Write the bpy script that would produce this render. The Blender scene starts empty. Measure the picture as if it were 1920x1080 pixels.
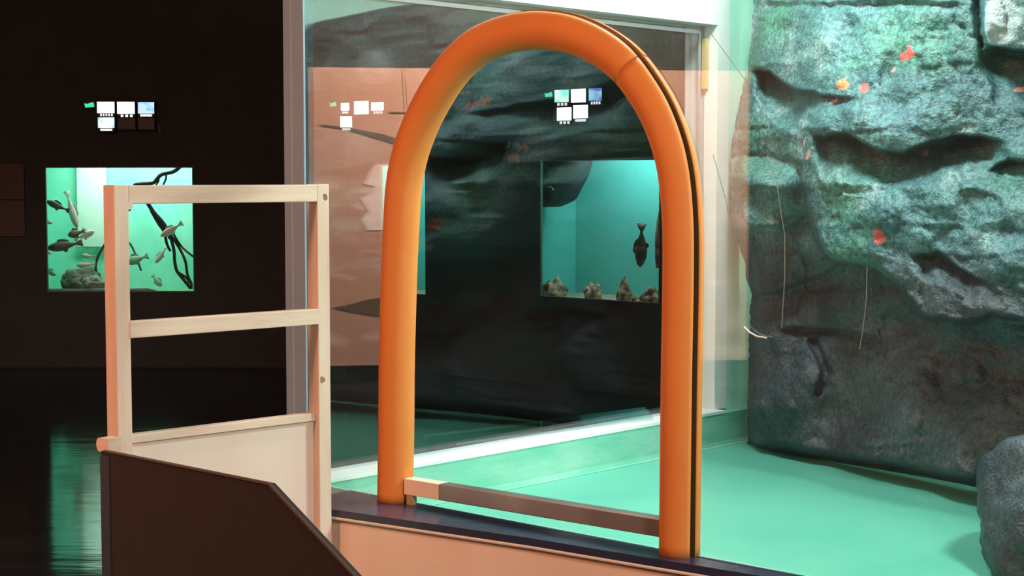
import bpy, bmesh, math, random
from mathutils import Vector, noise
random.seed(7)
C = bpy.context.scene
COL = C.collection
V = Vector
PI = math.pi

# ------------------------------------------------------------------ camera
F = 3000.0                                   # focal length in pixels of the 1920 wide frame
PITCH = math.atan(205/F)
EYE = 1.6
cam = bpy.data.cameras.new('camera'); co = bpy.data.objects.new('camera', cam); COL.objects.link(co)
cam.sensor_width = 36; cam.lens = 36*F/1920; cam.clip_end = 60
co.location = (0, 0, EYE); co.rotation_euler = (PI/2-PITCH, 0, 0)
C.camera = co

# ------------------------------------------------------------------ world, light, exposure
w = bpy.data.worlds.new('world'); C.world = w; w.use_nodes = True
w.node_tree.nodes['Background'].inputs[0].default_value = (0.55, 0.5, 0.5, 1)
w.node_tree.nodes['Background'].inputs[1].default_value = 0.09
C.view_settings.view_transform = 'Standard'; C.view_settings.look = 'None'
C.view_settings.gamma = 1; C.view_settings.exposure = 0
C.view_settings.use_curve_mapping = False

def area(name, loc, target, sx, sy, power, col, spread=PI):
    l = bpy.data.lights.new(name, 'AREA'); l.shape = 'RECTANGLE'; l.size = sx; l.size_y = sy
    l.energy = power; l.color = col; l.spread = spread
    o = bpy.data.objects.new(name, l); COL.objects.link(o); o.location = loc
    d = V(target)-V(loc); o.rotation_euler = d.to_track_quat('-Z', 'Y').to_euler()
    return o
area('tank_lamp', (0.85, 5.55, 3.35), (1.1, 5.9, 0.6), 0.5, 0.5, 84, (0.80, 1.0, 0.96))
area('tank_side_lamp', (2.3, 4.7, 3.1), (0.9, 5.6, 0.9), 0.4, 0.4, 105, (0.90, 1.0, 0.92))
area('mural_lamp', (-3.3, 4.2, 3.1), (-4.5, 4.2, 1.5), 1.4, 0.3, 235, (1.0, 0.60, 0.42))
area('gallery_lamp', (3.0, -0.5, 3.1), (-0.5, 4.6, 1.0), 0.8, 0.8, 255, (1.0, 0.82, 0.70))
area('warm_lamp', (-3.3, 1.7, 3.5), (-0.4, 4.8, 0.9), 0.5, 0.5, 145, (1.0, 0.38, 0.20))

# ------------------------------------------------------------------ pixel -> place (used to measure the room)
FW = V((0, math.cos(PITCH), -math.sin(PITCH))); UP = V((0, math.sin(PITCH), math.cos(PITCH)))
ORG = V((0, 0, EYE))
def ray(px, py): return (V((1, 0, 0))*((px-960)/F) + UP*((540-py)/F) + FW)
def zpt(px, py, z): d = ray(px, py); return ORG + d*((z-EYE)/d.z)
def vpt(px, py, P, N): d = ray(px, py); return ORG + d*((P-ORG).dot(N)/d.dot(N))
def ypt(px, py, Y): d = ray(px, py); return ORG + d*(Y/d.y)
def sm(a, b, x):
    t = min(1, max(0, (x-a)/(b-a))); return t*t*(3-2*t)
def lerp_pts(pts, x):
    if x <= pts[0][0]: return pts[0][1]
    for (a, b), (c, d) in zip(pts, pts[1:]):
        if x <= c: return b+(d-b)*(x-a)/(c-a)
    return pts[-1][1]
Z = V((0, 0, 1))

# ------------------------------------------------------------------ materials
def mat(name, col, rough=0.6, metal=0, spec=0.5, c2=None, scale=6, stretch=(1, 1, 1), bump=0, bscale=40, lo=.35, hi=.65, detail=4, spots=None, emit=None):
    m = bpy.data.materials.new(name); m.use_nodes = True
    nt = m.node_tree; N = nt.nodes; L = nt.links; b = N['Principled BSDF']
    b.inputs['Base Color'].default_value = (*col, 1); b.inputs['Roughness'].default_value = rough
    b.inputs['Metallic'].default_value = metal; b.inputs['Specular IOR Level'].default_value = spec
    tc = N.new('ShaderNodeTexCoord'); mp = N.new('ShaderNodeMapping'); mp.inputs['Scale'].default_value = stretch
    L.new(tc.outputs['Object'], mp.inputs[0])
    last = None
    if c2:
        n = N.new('ShaderNodeTexNoise'); n.inputs['Scale'].default_value = scale; n.inputs['Detail'].default_value = detail
        L.new(mp.outputs[0], n.inputs[0])
        r = N.new('ShaderNodeValToRGB'); r.color_ramp.elements[0].position = lo; r.color_ramp.elements[1].position = hi
        r.color_ramp.elements[0].color = (*col, 1); r.color_ramp.elements[1].color = (*c2, 1)
        L.new(n.outputs[0], r.inputs[0]); last = r.outputs[0]
    for (p, rad, sc) in (spots or []):
        d = N.new('ShaderNodeVectorMath'); d.operation = 'DISTANCE'; d.inputs[1].default_value = p
        L.new(tc.outputs['Object'], d.inputs[0])
        nn = N.new('ShaderNodeTexNoise'); nn.inputs['Scale'].default_value = 0.8/rad; L.new(tc.outputs['Object'], nn.inputs[0])
        ma = N.new('ShaderNodeMath'); ma.operation = 'MULTIPLY_ADD'; ma.inputs[1].default_value = rad*1.4; L.new(nn.outputs[0], ma.inputs[0]); L.new(d.outputs['Value'], ma.inputs[2])
        mr = N.new('ShaderNodeMapRange'); mr.inputs[1].default_value = rad*1.55; mr.inputs[2].default_value = rad*1.75
        mr.inputs[3].default_value = 1; mr.inputs[4].default_value = 0; L.new(ma.outputs[0], mr.inputs[0])
        mx = N.new('ShaderNodeMixRGB'); mx.inputs[2].default_value = (*sc, 1); L.new(mr.outputs[0], mx.inputs[0])
        if last: L.new(last, mx.inputs[1])
        else: mx.inputs[1].default_value = (*col, 1)
        last = mx.outputs[0]
    if last: L.new(last, b.inputs['Base Color'])
    if bump:
        n2 = N.new('ShaderNodeTexNoise'); n2.inputs['Scale'].default_value = bscale; n2.inputs['Detail'].default_value = 3; L.new(mp.outputs[0], n2.inputs[0])
        bp = N.new('ShaderNodeBump'); bp.inputs['Strength'].default_value = bump; bp.inputs['Distance'].default_value = .02
        L.new(n2.outputs[0], bp.inputs['Height']); L.new(bp.outputs[0], b.inputs['Normal'])
    if emit: b.inputs['Emission Color'].default_value = (*emit[0], 1); b.inputs['Emission Strength'].default_value = emit[1]
    return m
def glass(name, refl, tint=(1, 1, 1), rough=0.0, col=(1, 1, 1)):
    m = bpy.data.materials.new(name); m.use_nodes = True; nt = m.node_tree; N = nt.nodes; L = nt.links
    N.remove(N['Principled BSDF']); out = N['Material Output']
    t = N.new('ShaderNodeBsdfTransparent'); t.inputs[0].default_value = (*tint, 1)
    g = N.new('ShaderNodeBsdfGlossy'); g.inputs['Roughness'].default_value = rough; g.inputs[0].default_value = (*col, 1)
    mx = N.new('ShaderNodeMixShader'); mx.inputs[0].default_value = refl
    L.new(t.outputs[0], mx.inputs[1]); L.new(g.outputs[0], mx.inputs[2]); L.new(mx.outputs[0], out.inputs[0])
    return m

M_black = mat('black_wall_paint', (.042, .043, .046), .75, c2=(.052, .053, .056), scale=3, spec=.3)
M_slate = mat('slate_blue_wall_paint', (.030, .045, .058), .75, c2=(.040, .056, .070), scale=3, spec=.3)
M_hallfloor = mat('polished_dark_floor', (.008, .0085, .009), .09, c2=(.012, .013, .014), scale=2, stretch=(.5, 2.2, 1), bump=.09, bscale=3.2, spec=.15)
M_mintwhite = mat('pale_mint_paint', (.46, .82, .67), .55, c2=(.54, .84, .72), scale=2.5, bump=.1, bscale=25, spots=[((.985, 7.03, 2.318), .018, (.20, .16, .06))])
M_white = mat('white_frame_paint', (.80, .82, .79), .5, c2=(.74, .78, .75), scale=5, bump=.08, bscale=30)
M_green = mat('green_pool_paint', (.118, .45, .34), .35, c2=(.14, .485, .365), scale=2.2, bump=.06, bscale=18)
M_curb = mat('worn_green_paint', (.15, .48, .35), .45, c2=(.27, .55, .44), scale=3.5, stretch=(1, 1, 2.5), bump=.12, bscale=20)
M_peach = mat('peach_board', (.73, .57, .44), .55, c2=(.76, .60, .47), scale=4, bump=.03, bscale=60)
M_navy = mat('navy_sill_paint', (.026, .032, .062), .22, c2=(.032, .038, .070), scale=9, bump=.08, bscale=30)
M_edge = mat('pale_edge_strip', (.72, .62, .52), .5)
M_foam = mat('orange_foam', (.60, .195, .042), .62, c2=(.62, .21, .046), scale=8, bump=.03, bscale=120, spec=.25)
M_foamin = mat('brown_foam_inside', (.22, .12, .05), .8)
M_grey = mat('grey_joint', (.18, .27, .35), .45, c2=(.20, .29, .37), scale=3)
M_grey2 = mat('light_grey_joint', (.25, .36, .45), .45)
def wood(name, stretch, spots=None): return mat(name, (.54, .415, .325), .55, c2=(.66, .54, .445), scale=7, stretch=stretch, bump=.04, bscale=40, lo=.3, hi=.7, spots=spots)
M_ply = mat('birch_plywood', (.64, .53, .455), .5, c2=(.68, .57, .49), scale=3, stretch=(1, 1, .3))
M_plydark = mat('bare_plywood_edge', (.36, .22, .13), .6)
M_board = mat('dark_brown_board', (.023, .019, .0185), .7, c2=(.026, .021, .0205), scale=20, spec=.2)
M_navytrim = mat('navy_trim', (.020, .026, .042), .6)
M_pane = glass('clear_acrylic_front', .10, (.985, .985, .985))
M_far = glass('clear_acrylic_rear', .075, (.93, .96, .97))
M_tankglass = glass('aquarium_glass', .02, (.985, 1, .995))
M_scratch = mat('pale_scratch', (.20, .20, .18), .6)
M_acedge = mat('acrylic_cut_edge', (.30, .32, .33), .4)

# ------------------------------------------------------------------ mesh helpers
def obj(name, bm, m, parent=None, loc=None, smooth=False, bevel=0):
    if bevel: bmesh.ops.bevel(bm, geom=bm.edges[:], offset=bevel, segments=2, affect='EDGES', profile=.6)
    L0 = V(loc) if loc is not None else V((0, 0, 0))
    if parent is not None: L0 = parent.get('_w') and V(parent['_w']) or V((0, 0, 0))
    if L0.length: bmesh.ops.translate(bm, verts=bm.verts[:], vec=-L0)
    bmesh.ops.recalc_face_normals(bm, faces=bm.faces[:])
    if smooth:
        for f in bm.faces: f.smooth = True
    me = bpy.data.meshes.new(name); bm.to_mesh(me); bm.free()
    if not isinstance(m, (list, tuple)): m = [m]
    for k in m: me.materials.append(k)
    o = bpy.data.objects.new(name, me); COL.objects.link(o)
    if parent is not None: o.parent = parent
    else: o.location = L0
    o['_w'] = list(L0)
    return o
def thing(name, loc, label, cat, group=None):
    o = bpy.data.objects.new(name, None); COL.objects.link(o); o.location = loc; o['_w'] = list(loc); o.empty_display_size = .1
    return tag(o, label, cat, group)
def tag(o, label, cat, group=None, kind=None):
    o['label'] = label; o['category'] = cat
    if group: o['group'] = group
    if kind: o['kind'] = kind
    return o
def struct(o, label=None):
    o['kind'] = 'structure'
    if label: o['label'] = label
    return o
def obox(bm, O, a, b, s0, s1, d0, d1, z0, z1):
    """box in a frame: along a from s0..s1, along b from d0..d1, heights z0..z1 (absolute)"""
    O = V((O[0], O[1], 0)); vs = []
    for z in (z0, z1):
        for s, d in ((s0, d0), (s1, d0), (s1, d1), (s0, d1)): vs.append(bm.verts.new(O+a*s+b*d+Z*z))
    for q in ((0, 1, 2, 3), (4, 5, 6, 7), (0, 1, 5, 4), (1, 2, 6, 5), (2, 3, 7, 6), (3, 0, 4, 7)): bm.faces.new([vs[i] for i in q])
    return vs
def mk(*boxes):
    bm = bmesh.new()
    for b in boxes: obox(bm, *b)
    return bm
def poly_prism(pts, vec):
    """closed outline of 3-D points, given thickness along vec"""
    bm = bmesh.new(); a = [bm.verts.new(p) for p in pts]; f = bm.faces.new(a)
    r = bmesh.ops.extrude_face_region(bm, geom=[f])
    bmesh.ops.translate(bm, verts=[g for g in r['geom'] if isinstance(g, bmesh.types.BMVert)], vec=vec)
    bmesh.ops.triangulate(bm, faces=[f for f in bm.faces if len(f.verts) > 4])
    return bm
def tube(bm, pts, rad, n=8):
    """a round strand through pts with a radius (or one per point)"""
    rings = []
    for i, p in enumerate(pts):
        d = (pts[min(i+1, len(pts)-1)]-pts[max(i-1, 0)]).normalized()
        s = d.cross(V((0.13, 1, .21))).normalized(); t = d.cross(s)
        r = rad[i] if isinstance(rad, (list, tuple)) else rad
        rings.append([bm.verts.new(p+(s*math.cos(k*2*PI/n)+t*math.sin(k*2*PI/n))*r) for k in range(n)])
    for a, b in zip(rings, rings[1:]):
        for k in range(n): bm.faces.new((a[k], a[(k+1) % n], b[(k+1) % n], b[k]))
    bm.faces.new(rings[0]); bm.faces.new(rings[-1])
    return bm
def catmull(pts, n=8):
    out = []
    for i in range(len(pts)-1):
        p0, p1, p2, p3 = pts[max(i-1, 0)], pts[i], pts[i+1], pts[min(i+2, len(pts)-1)]
        for k in range(n):
            t = k/n
            out.append(.5*((2*p1)+(p2-p0)*t+(2*p0-5*p1+4*p2-p3)*t*t+(3*p1-p0-3*p2+p3)*t**3))
    out.append(pts[-1].copy()); return out
def u2(v): v = V((v[0], v[1], 0)); return v.normalized()

# ------------------------------------------------------------------ measured frames
ZS = .585                                            # sill height of the tank
A0 = zpt(622, 915, ZS); A1 = zpt(1310, 1045, ZS)      # foot of the front pane
T = u2(A1-A0); NP = V((T.y, -T.x, 0))                 # along the pane; towards the camera
B0 = zpt(622, 891, ZS); B1 = zpt(1243.5, 783.6, ZS)   # foot of the rear pane
G = u2(B1-B0); NF = V((G.y, -G.x, 0))                 # along it; into the tank
den = T.x*G.y-T.y*G.x                                # corner where both meet
dd = B0-A0; tt = (dd.x*G.y-dd.y*G.x)/den; CORNER = A0+T*tt
print('T', T, 'NP', NP, 'G', G, 'NF', NF, 'corner', CORNER)
JAMB = vpt(1335, 700, B0, NF); sJ = (JAMB-CORNER).dot(G)
ZF = .43                                             # tank floor
TOPZ = 3.3
R0 = zpt(1402, 834, ZF); R1 = zpt(1870, 922, ZF); RD = u2(R1-R0); RN = V((RD.y, -RD.x, 0))
print('R0', R0, 'RD', RD, 'jamb s', sJ, 'R0 s', (R0-CORNER).dot(G))

# ------------------------------------------------------------------ hall shell
YA = 13.52
hall = bmesh.new(); obox(hall, V((0, 0, 0)), V((1, 0, 0)), V((0, 1, 0)), -4.7, 7, -3, 15, -.1, 0)
struct(obj('floor', hall, M_hallfloor))
struct(obj('ceiling', mk((V((0, 0, 0)), V((1, 0, 0)), V((0, 1, 0)), -4.7, 7, -3, 15, 4.2, 4.3)), M_black))
struct(obj('wall_left', mk((V((0, 0, 0)), V((1, 0, 0)), V((0, 1, 0)), -4.7, -4.55, -3, 15, 0, 4.2)), M_black))
struct(obj('wall_rear', mk((V((0, 0, 0)), V((1, 0, 0)), V((0, 1, 0)), -4.55, 7, -3, -2.85, 0, 4.2)), M_black))
struct(obj('wall_right', mk((V((0, 0, 0)), V((1, 0, 0)), V((0, 1, 0)), 6.85, 7, -2.85, 15, 0, 4.2)), M_black))
def hole_wall(name, P0, P1, openings, m, thick=.03, top=4.2):
    """wall from P0 to P1, its face towards the camera, with openings (s0,s1,z0,z1)"""
    a = u2(P1-P0); b = V((-a.y, a.x, 0)); L = (P1-P0).length; bm = bmesh.new(); s = 0
    for (s0, s1, z0, z1) in sorted(openings):
        obox(bm, P0, a, b, s, s0, 0, thick, 0, top); obox(bm, P0, a, b, s0, s1, 0, thick, 0, z0); obox(bm, P0, a, b, s0, s1, 0, thick, z1, top); s = s1
    obox(bm, P0, a, b, s, L, 0, thick, 0, top)
    return struct(obj(name, bm, m)), a, b
def opening(P0, a, b, x0, x1, y0, y1):
    p = vpt(x0, y0, P0, b); q = vpt(x1, y1, P0, b); q0 = vpt(x0, y1, P0, b); p1 = vpt(x1, y0, P0, b)
    return ((p-P0).dot(a), (q-P0).dot(a), (q0.z+q.z)/2, (p.z+p1.z)/2)
wX = V((-4.6, YA, 0)); K1 = V((-1.40, YA, 0)); K2 = V((-.70, 13.13, 0))
C3a = V((.218, 12.36, 0)); C3b = V((1.075, 11.64, 0)); cd = u2(C3b-C3a); K3 = K2+cd*6.2
aA, bA = V((1, 0, 0)), V((0, 1, 0))
o1 = opening(wX, aA, bA, 84, 365, 313, 547.5)
hole_wall('wall_back', wX, K1, [o1], M_black)
aB = u2(K2-K1); bB = V((-aB.y, aB.x, 0))
o2 = opening(K1, aB, bB, 713, 799.5, 309, 552)
hole_wall('wall_back_middle', K1, K2+aB*.05, [o2], M_slate)
aC = cd; bC = V((-aC.y, aC.x, 0))
o3 = opening(K2, aC, bC, 1013, 1237, 299, 563)
hole_wall('wall_back_right', K2+cd*.0, K3, [o3], M_slate)
# rough dark rock facing over the right hand back wall is left to the pane's own reflection of the tank rock

# mural on the left wall: seen in the front pane as a warm reflection
def mirror_hit(px, py, X):
    q = vpt(px, py, A0, NP); d = (q-ORG).normalized(); d = d-2*d.dot(NP)*NP; return q+d*((X-q.x)/d.x)
mh = [mirror_hit(*p, -4.5) for p in ((572, 127), (572, 685), (800, 127), (800, 685), (1395, 300))]
print('mural', [tuple(round(c, 2) for c in p) for p in mh])
MY1 = mh[0].y+.02; MY0 = mirror_hit(1403, 400, -4.5).y; MZ1 = (mh[0].z+mh[2].z)/2; MZ0 = (mh[1].z+mh[3].z)/2
def mural_material():
    m = bpy.data.materials.new('peach_sky_mural'); m.use_nodes = True; nt = m.node_tree; N = nt.nodes; L = nt.links; b = N['Principled BSDF']
    b.inputs['Roughness'].default_value = .7
    tc = N.new('ShaderNodeTexCoord'); sep = N.new('ShaderNodeSeparateXYZ'); L.new(tc.outputs['Object'], sep.inputs[0])
    mp = N.new('ShaderNodeMapping'); mp.inputs['Scale'].default_value = (1, 1.6, 6); L.new(tc.outputs['Object'], mp.inputs[0])
    n = N.new('ShaderNodeTexNoise'); n.inputs['Scale'].default_value = 1.7; n.inputs['Detail'].default_value = 6; L.new(mp.outputs[0], n.inputs[0])
    r = N.new('ShaderNodeValToRGB'); r.color_ramp.elements[0].position = .52; r.color_ramp.elements[1].position = .68; L.new(n.outputs[0], r.inputs[0])
    # clouds only in a band of the picture
    band = N.new('ShaderNodeMapRange'); band.inputs[1].default_value = (MZ1-MZ0)*.66; band.inputs[2].default_value = (MZ1-MZ0)*.60; band.inputs[3].default_value = 0; band.inputs[4].default_value = .75; L.new(sep.outputs[2], band.inputs[0])
    mu = N.new('ShaderNodeMath'); mu.operation = 'MULTIPLY'; L.new(r.outputs[0], mu.inputs[0]); L.new(band.outputs[0], mu.inputs[1])
    mx = N.new('ShaderNodeMixRGB'); mx.inputs[1].default_value = (.60, .43, .36, 1); mx.inputs[2].default_value = (.95, .88, .85, 1); L.new(mu.outputs[0], mx.inputs[0])
    L.new(mx.outputs[0], b.inputs['Base Color']); return m
mural = thing('sky_mural', (-4.5, (MY0+MY1)/2, MZ0), 'wide peach mural of clouds and hills, warm reflection in the clear pane', 'mural')
obj('panel', mk((V((-4.55, 0, 0)), V((1, 0, 0)), V((0, 1, 0)), 0, .05, MY0, MY1, MZ0, MZ1)), mural_material(), mural)
def mural_pt(px, py): p = mirror_hit(px, py, -4.495); return p
def mural_shape(name, pts, m): obj(name, poly_prism([mural_pt(*p) for p in pts], V((-.004, 0, 0))), m, mural)
M_mwhite = mat('mural_white', (.95, .93, .95), .7); M_mdark = mat('mural_dark', (.16, .14, .11), .7)
mural_shape('painted_iceberg', [(684, 345), (696, 318), (706, 308), (745, 308), (745, 430), (690, 432), (680, 410), (694, 396), (686, 385), (676, 372), (700, 362), (704, 350)], M_mwhite)
mural_shape('painted_hill', [(625, 577), (660, 570), (690, 561), (740, 556), (800, 560), (800, 592), (740, 596), (690, 590), (650, 583)], M_mdark)
mural_shape('panel_seam', [(755.5, 127), (757, 127), (762, 210), (760.5, 210)], M_mdark)
mural_shape('painted_cable', [(600, 233), (650, 238), (720, 252), (800, 275), (800, 288), (720, 264), (650, 243), (600, 236)], M_mdark)
mural_shape('painted_wire', [(730, 209), (780, 211), (830, 212), (830, 215), (780, 214), (730, 212)], M_mdark)

# ------------------------------------------------------------------ tank shell
LP = (vpt(2300, 600, A0, NP)-CORNER).dot(T) if False else 3.6
ZW = .20
# front wall below the sill: follows the sill's slightly curved front edge
front_px = [(540, 942), (622, 955), (760, 975), (1000, 1010), (1200, 1043), (1440, 1082), (1700, 1126), (1990, 1178), (2450, 1264)]
front = [zpt(x, y, ZS) for x, y in front_px]
end_u = (front[-1]-CORNER).dot(T)
backl = [CORNER+T*((p-CORNER).dot(T))-NP*.014 for p in front]
bm = poly_prism([p.copy() for p in front]+[V((p.x, p.y, ZS)) for p in reversed(backl)], V((0, 0, -.022)))
sill = struct(obj('trim_1', bm, M_navy), 'dark navy painted sill along the foot of the clear front pane')
inn = [p-NP*.012+V((0, 0, -.022)) for p in front]
bm = poly_prism([V((p.x, p.y, 0)) for p in inn]+[V((p.x, p.y, 0)) for p in reversed(backl)], V((0, 0, ZS-.022)))
struct(obj('wall_front', bm, M_peach), 'peach board wall under the navy sill')
bm = bmesh.new()
tube(bm, [p+NP*.001+V((0, 0, -.026)) for p in front], .0045, 6)
obj('edge_strip', bm, M_edge, sill)
# inner face of the front wall
struct(obj('wall_front_inner', mk((CORNER, T, NP, .02, end_u, -.036, -.016, ZF-.1, ZS-.002)), M_curb), 'green painted inner face of the low front wall')
# tank floor
FLc = [CORNER-NP*.03, CORNER+T*end_u-NP*.03, CORNER+T*end_u+G*3.4, CORNER+G*3.4-NP*.0]
struct(obj('floor_tank', poly_prism([V((p.x, p.y, ZF)) for p in FLc], V((0, 0, -.1))), M_green), 'bright green painted floor of the drained tank')
# rear wall of the tank: curb, window opening, jamb, header
ztop = (vpt(1335, 40, B0, NF).z + vpt(860, 0, B0, NF).z)/2
print('ztop', ztop, vpt(1335, 40, B0, NF).z, vpt(860, 0, B0, NF).z, 'ZS jamb', vpt(1335, 770, B0, NF).z)
bm = mk((CORNER, G, NF, 0, 3.2, -.16, .0, 0, ZS-.03), (CORNER, G, NF, sJ+.085, 3.2, -.16, .004, ZS-.03, TOPZ), (CORNER, G, NF, .0, sJ+.085, -.16, .0, ztop+.14, TOPZ))
struct(obj('wall_tank_rear', bm, M_mintwhite), 'pale mint wall around the rear window of the tank')
# coved green curb under the window
bm = bmesh.new(); prof = [(.055, ZS-.012), (.056, ZS-.05), (.058, ZF+.05), (.060, ZF+.022), (.066, ZF+.006), (.074, ZF+.001), (.0, ZF-.02), (.0, ZS-.012)]
rows = []
for k in range(61):
    s = k/60*3.1; j = noise.noise(V((s*2.1, 3.3, 0)))*.008
    rows.append([bm.verts.new(CORNER+G*s+NF*(d+(j if .07 < d < .12 else 0))-Z*CORNER.z+Z*z) for d, z in prof])
for a, b in zip(rows, rows[1:]):
    for k in range(len(prof)): bm.faces.new((a[k], a[(k+1) % len(prof)], b[(k+1) % len(prof)], b[k]))
bm.faces.new(rows[0]); bm.faces.new(rows[-1])
struct(obj('trim_2', bm, M_curb, smooth=False), 'worn green curb below the rear window')
struct(obj('trim_3', mk((CORNER, G, NF, .02, sJ+.02, -.10, .058, ZS-.012, ZS)), M_white), 'white sill strip of the rear window')
fr = mk((CORNER, G, NF, sJ, sJ+.085, -.16, .015, ZS, ztop+.14), (CORNER, G, NF, .0, sJ, -.16, .015, ztop, ztop+.14))
struct(obj('trim_4', fr, M_white), 'white painted jamb and head of the rear window')
# rear pane
w1 = struct(obj('window_1', mk((CORNER, G, NF, .03, sJ-.0, -.075, -.055, ZS, ztop)), M_far), 'clear rear pane of the tank reflecting dark rock')
pe = vpt(1311, 200, B0-NF*.05, NF); sE = (pe-CORNER).dot(G); ze = vpt(1310, 60, B0-NF*.05, NF).z
obj('pane_edge', mk((CORNER, G, NF, sE-.006, sE+.006, -.054, -.048, ZS, ze), (CORNER, G, NF, .1, sE, -.054, -.048, ze-.008, ze+.008)), M_acedge, w1)
ys = vpt(1322, 70, B0, NF).z; ye = vpt(1322, 165, B0, NF).z
obj('spacer', mk((CORNER, G, NF, sE+.015, sJ-.004, -.05, -.03, ye, ys)), mat('yellow_spacer_wood', (.55, .38, .16), .6), w1)
# added clear slab behind the rear sill, standing in for reflected lines
pl = [zpt(795, 821, ZS), zpt(856, 836, ZS), zpt(1225, 787, ZS), zpt(1210, 768, ZS)]
obj('reflection_slab', poly_prism([p-NF*.0 for p in pl], V((0, 0, .012))), glass('reflection_slab_acrylic', .12, (.9, .95, .95)), w1)
struct(obj('wall_tank_right', mk((R0-RD*.3, RD, RN, -.2, 5, -.45, -.25, 0, TOPZ)), M_mintwhite), 'pale wall behind the artificial rock')
struct(obj('wall_tank_end', mk((CORNER+T*end_u, G, T, 0, 1.75, -.1, 0, 0, TOPZ)), M_mintwhite), 'pale end wall of the tank beyond the boulder')
# corner post
cp = thing('corner_post', (CORNER.x, CORNER.y, ZS), 'upright grey corner post where two clear tank panes meet', 'post')
sl = [(vpt(x, 500, CORNER+NP*.016, NP)-CORNER).dot(T) for x in (535, 547.5, 550.5, 572)]
obj('seal_strip', mk((CORNER, T, NP, sl[0], sl[1], .008, .016, ZS, TOPZ)), M_grey, cp)
obj('seam', mk((CORNER, T, NP, sl[1], sl[2], .008, .017, ZS, TOPZ)), M_grey2, cp)
obj('joint_strip', mk((CORNER, T, NP, sl[2], sl[3], .008, .016, ZS, TOPZ)), M_grey, cp)

# ------------------------------------------------------------------ front pane with the arched opening
cl_px = [(741, 930), (743, 800), (744, 680), (747, 560), (751, 450), (760, 330), (786, 240), (831, 156), (879, 100), (936, 69), (1010, 56), (1090, 69), (1166, 113), (1219, 180), (1251, 245), (1271, 318), (1280, 410), (1281, 520), (1278, 700), (1276, 860), (1274, 1033)]
cl = [vpt(x, y, A0, NP) for x, y in cl_px]
cl[0].z = ZS; cl[-1].z = ZS
arch = catmull(cl, 6)
hole = [p.copy() for p in arch]
pts = [CORNER+T*.035]+hole+[CORNER+T*end_u, CORNER+T*end_u+Z*(TOPZ-ZS), CORNER+T*.035+Z*(TOPZ-ZS)]
bm = poly_prism([p+NP*.006 for p in pts], -NP*.012)
w2 = struct(obj('window_2', bm, M_pane), 'clear acrylic front pane with an arched opening')
for pl_ in ([(1440, 292), (1457, 330), (1467, 400), (1474, 440), (1474, 520), (1469, 600), (1468, 615)], [(1628, 500), (1627, 560), (1620, 620), (1614, 655)], [(1340, 290), (1365, 380), (1380, 470)], [(1330, 55), (1400, 150)]):
    bm = bmesh.new(); tube(bm, [vpt(x, y, A0, NP)+NP*.007 for x, y in pl_], .0009, 5); obj('scratch', bm, M_scratch, w2)
bm = bmesh.new(); tube(bm, [vpt(x, y, A0, NP)+NP*.009 for x, y in ((1398, 612), (1408, 622), (1422, 630), (1440, 633))], .0022, 5); obj('tape_scrap', bm, mat('white_scrap', (.75, .75, .72), .6), w2)

# orange foam edging: C shaped tube with its slit over the cut edge
RT, RI, SL, SLC = .056, .030, math.radians(9), math.radians(16)
def foam(bm, pts, slit=SL, rt=RT, lift=0):
    n = 30; rings = []
    cen = V((0, 0, 0))
    for p in pts: cen += p
    for i, p in enumerate(pts):
        d = (pts[min(i+1, len(pts)-1)]-pts[max(i-1, 0)]).normalized()
        r = NP.cross(d).normalized()
        if r.dot(p-ARCHC) < 0: r = -r
        ring = []
        for k in range(n+1):
            al = SLC+slit+(2*PI-2*slit)*k/n; ring.append(bm.verts.new(p+(r*math.cos(al)+NP*math.sin(al))*(rt+lift)))
        for k in range(n, -1, -1):
            al = SLC+slit*1.5+(2*PI-3*slit)*k/n; ring.append(bm.verts.new(p+(r*math.cos(al)+NP*math.sin(al))*RI))
        rings.append(ring)
    m = len(rings[0])
    for a, b in zip(rings, rings[1:]):
        for k in range(m):
            f = bm.faces.new((a[k], a[(k+1) % m], b[(k+1) % m], b[k])); f.smooth = True
            if k >= n: f.material_index = 1; f.smooth = k > n
    for rg in (rings[0], rings[-1]):
        for k in range(n): bm.faces.new((rg[k], rg[k+1], rg[m-2-k], rg[m-1-k]))
ARCHC = (arch[0]+arch[-1])/2+Z*.6
at = thing('arch_edging', (ARCHC.x, ARCHC.y, ZS), 'orange foam tube lining the arched opening in the clear pane', 'foam edging')
ji = min(range(len(arch)), key=lambda i: (arch[i]-vpt(1185, 133, A0, NP)).length)
bm = bmesh.new(); foam(bm, arch[:ji+1], lift=.001); obj('foam_tube', bm, [M_foam, M_foamin], at)
bm = bmesh.new(); foam(bm, arch[ji:]); obj('foam_tube', bm, [M_foam, M_foamin], at)
# threshold bar across the foot of the arch; light and shade put into its colours
uL = (arch[0]-CORNER).dot(T); uR = (arch[-1]-CORNER).dot(T)
q0 = vpt(757, 897, A0+NP*.022, NP); q1 = vpt(757, 927, A0+NP*.022, NP); q2 = vpt(822, 940, A0+NP*.022, NP)
zb0, zb1 = q1.z, q0.z; ub = (q0-CORNER).dot(T); ub2 = (q2-CORNER).dot(T)
print('bar', zb0, zb1, ub, uL, uR)
bar = thing('threshold_bar', tuple(CORNER+T*((uL+uR)/2)-Z*(CORNER.z-ZS)), 'bar with lit left end coloured peach and shaded rest brown, across the foot of the arched opening', 'bar')
obj('shaded_bar', mk((CORNER, T, NP, ub2, uR-.05, -.022, .022, zb0, zb1)), mat('shaded_brown_metal_bar', (.38, .33, .31), .3, metal=.6, c2=(.28, .24, .23), scale=6, stretch=(1, 1, .2)), bar, bevel=.003)
e = obj('lit_end', mk((CORNER, T, NP, ub, ub2, -.022, .022, zb0, zb1)), M_peach, bar, bevel=.003); e['label'] = 'end of the bar coloured peach for the light on it'
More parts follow.
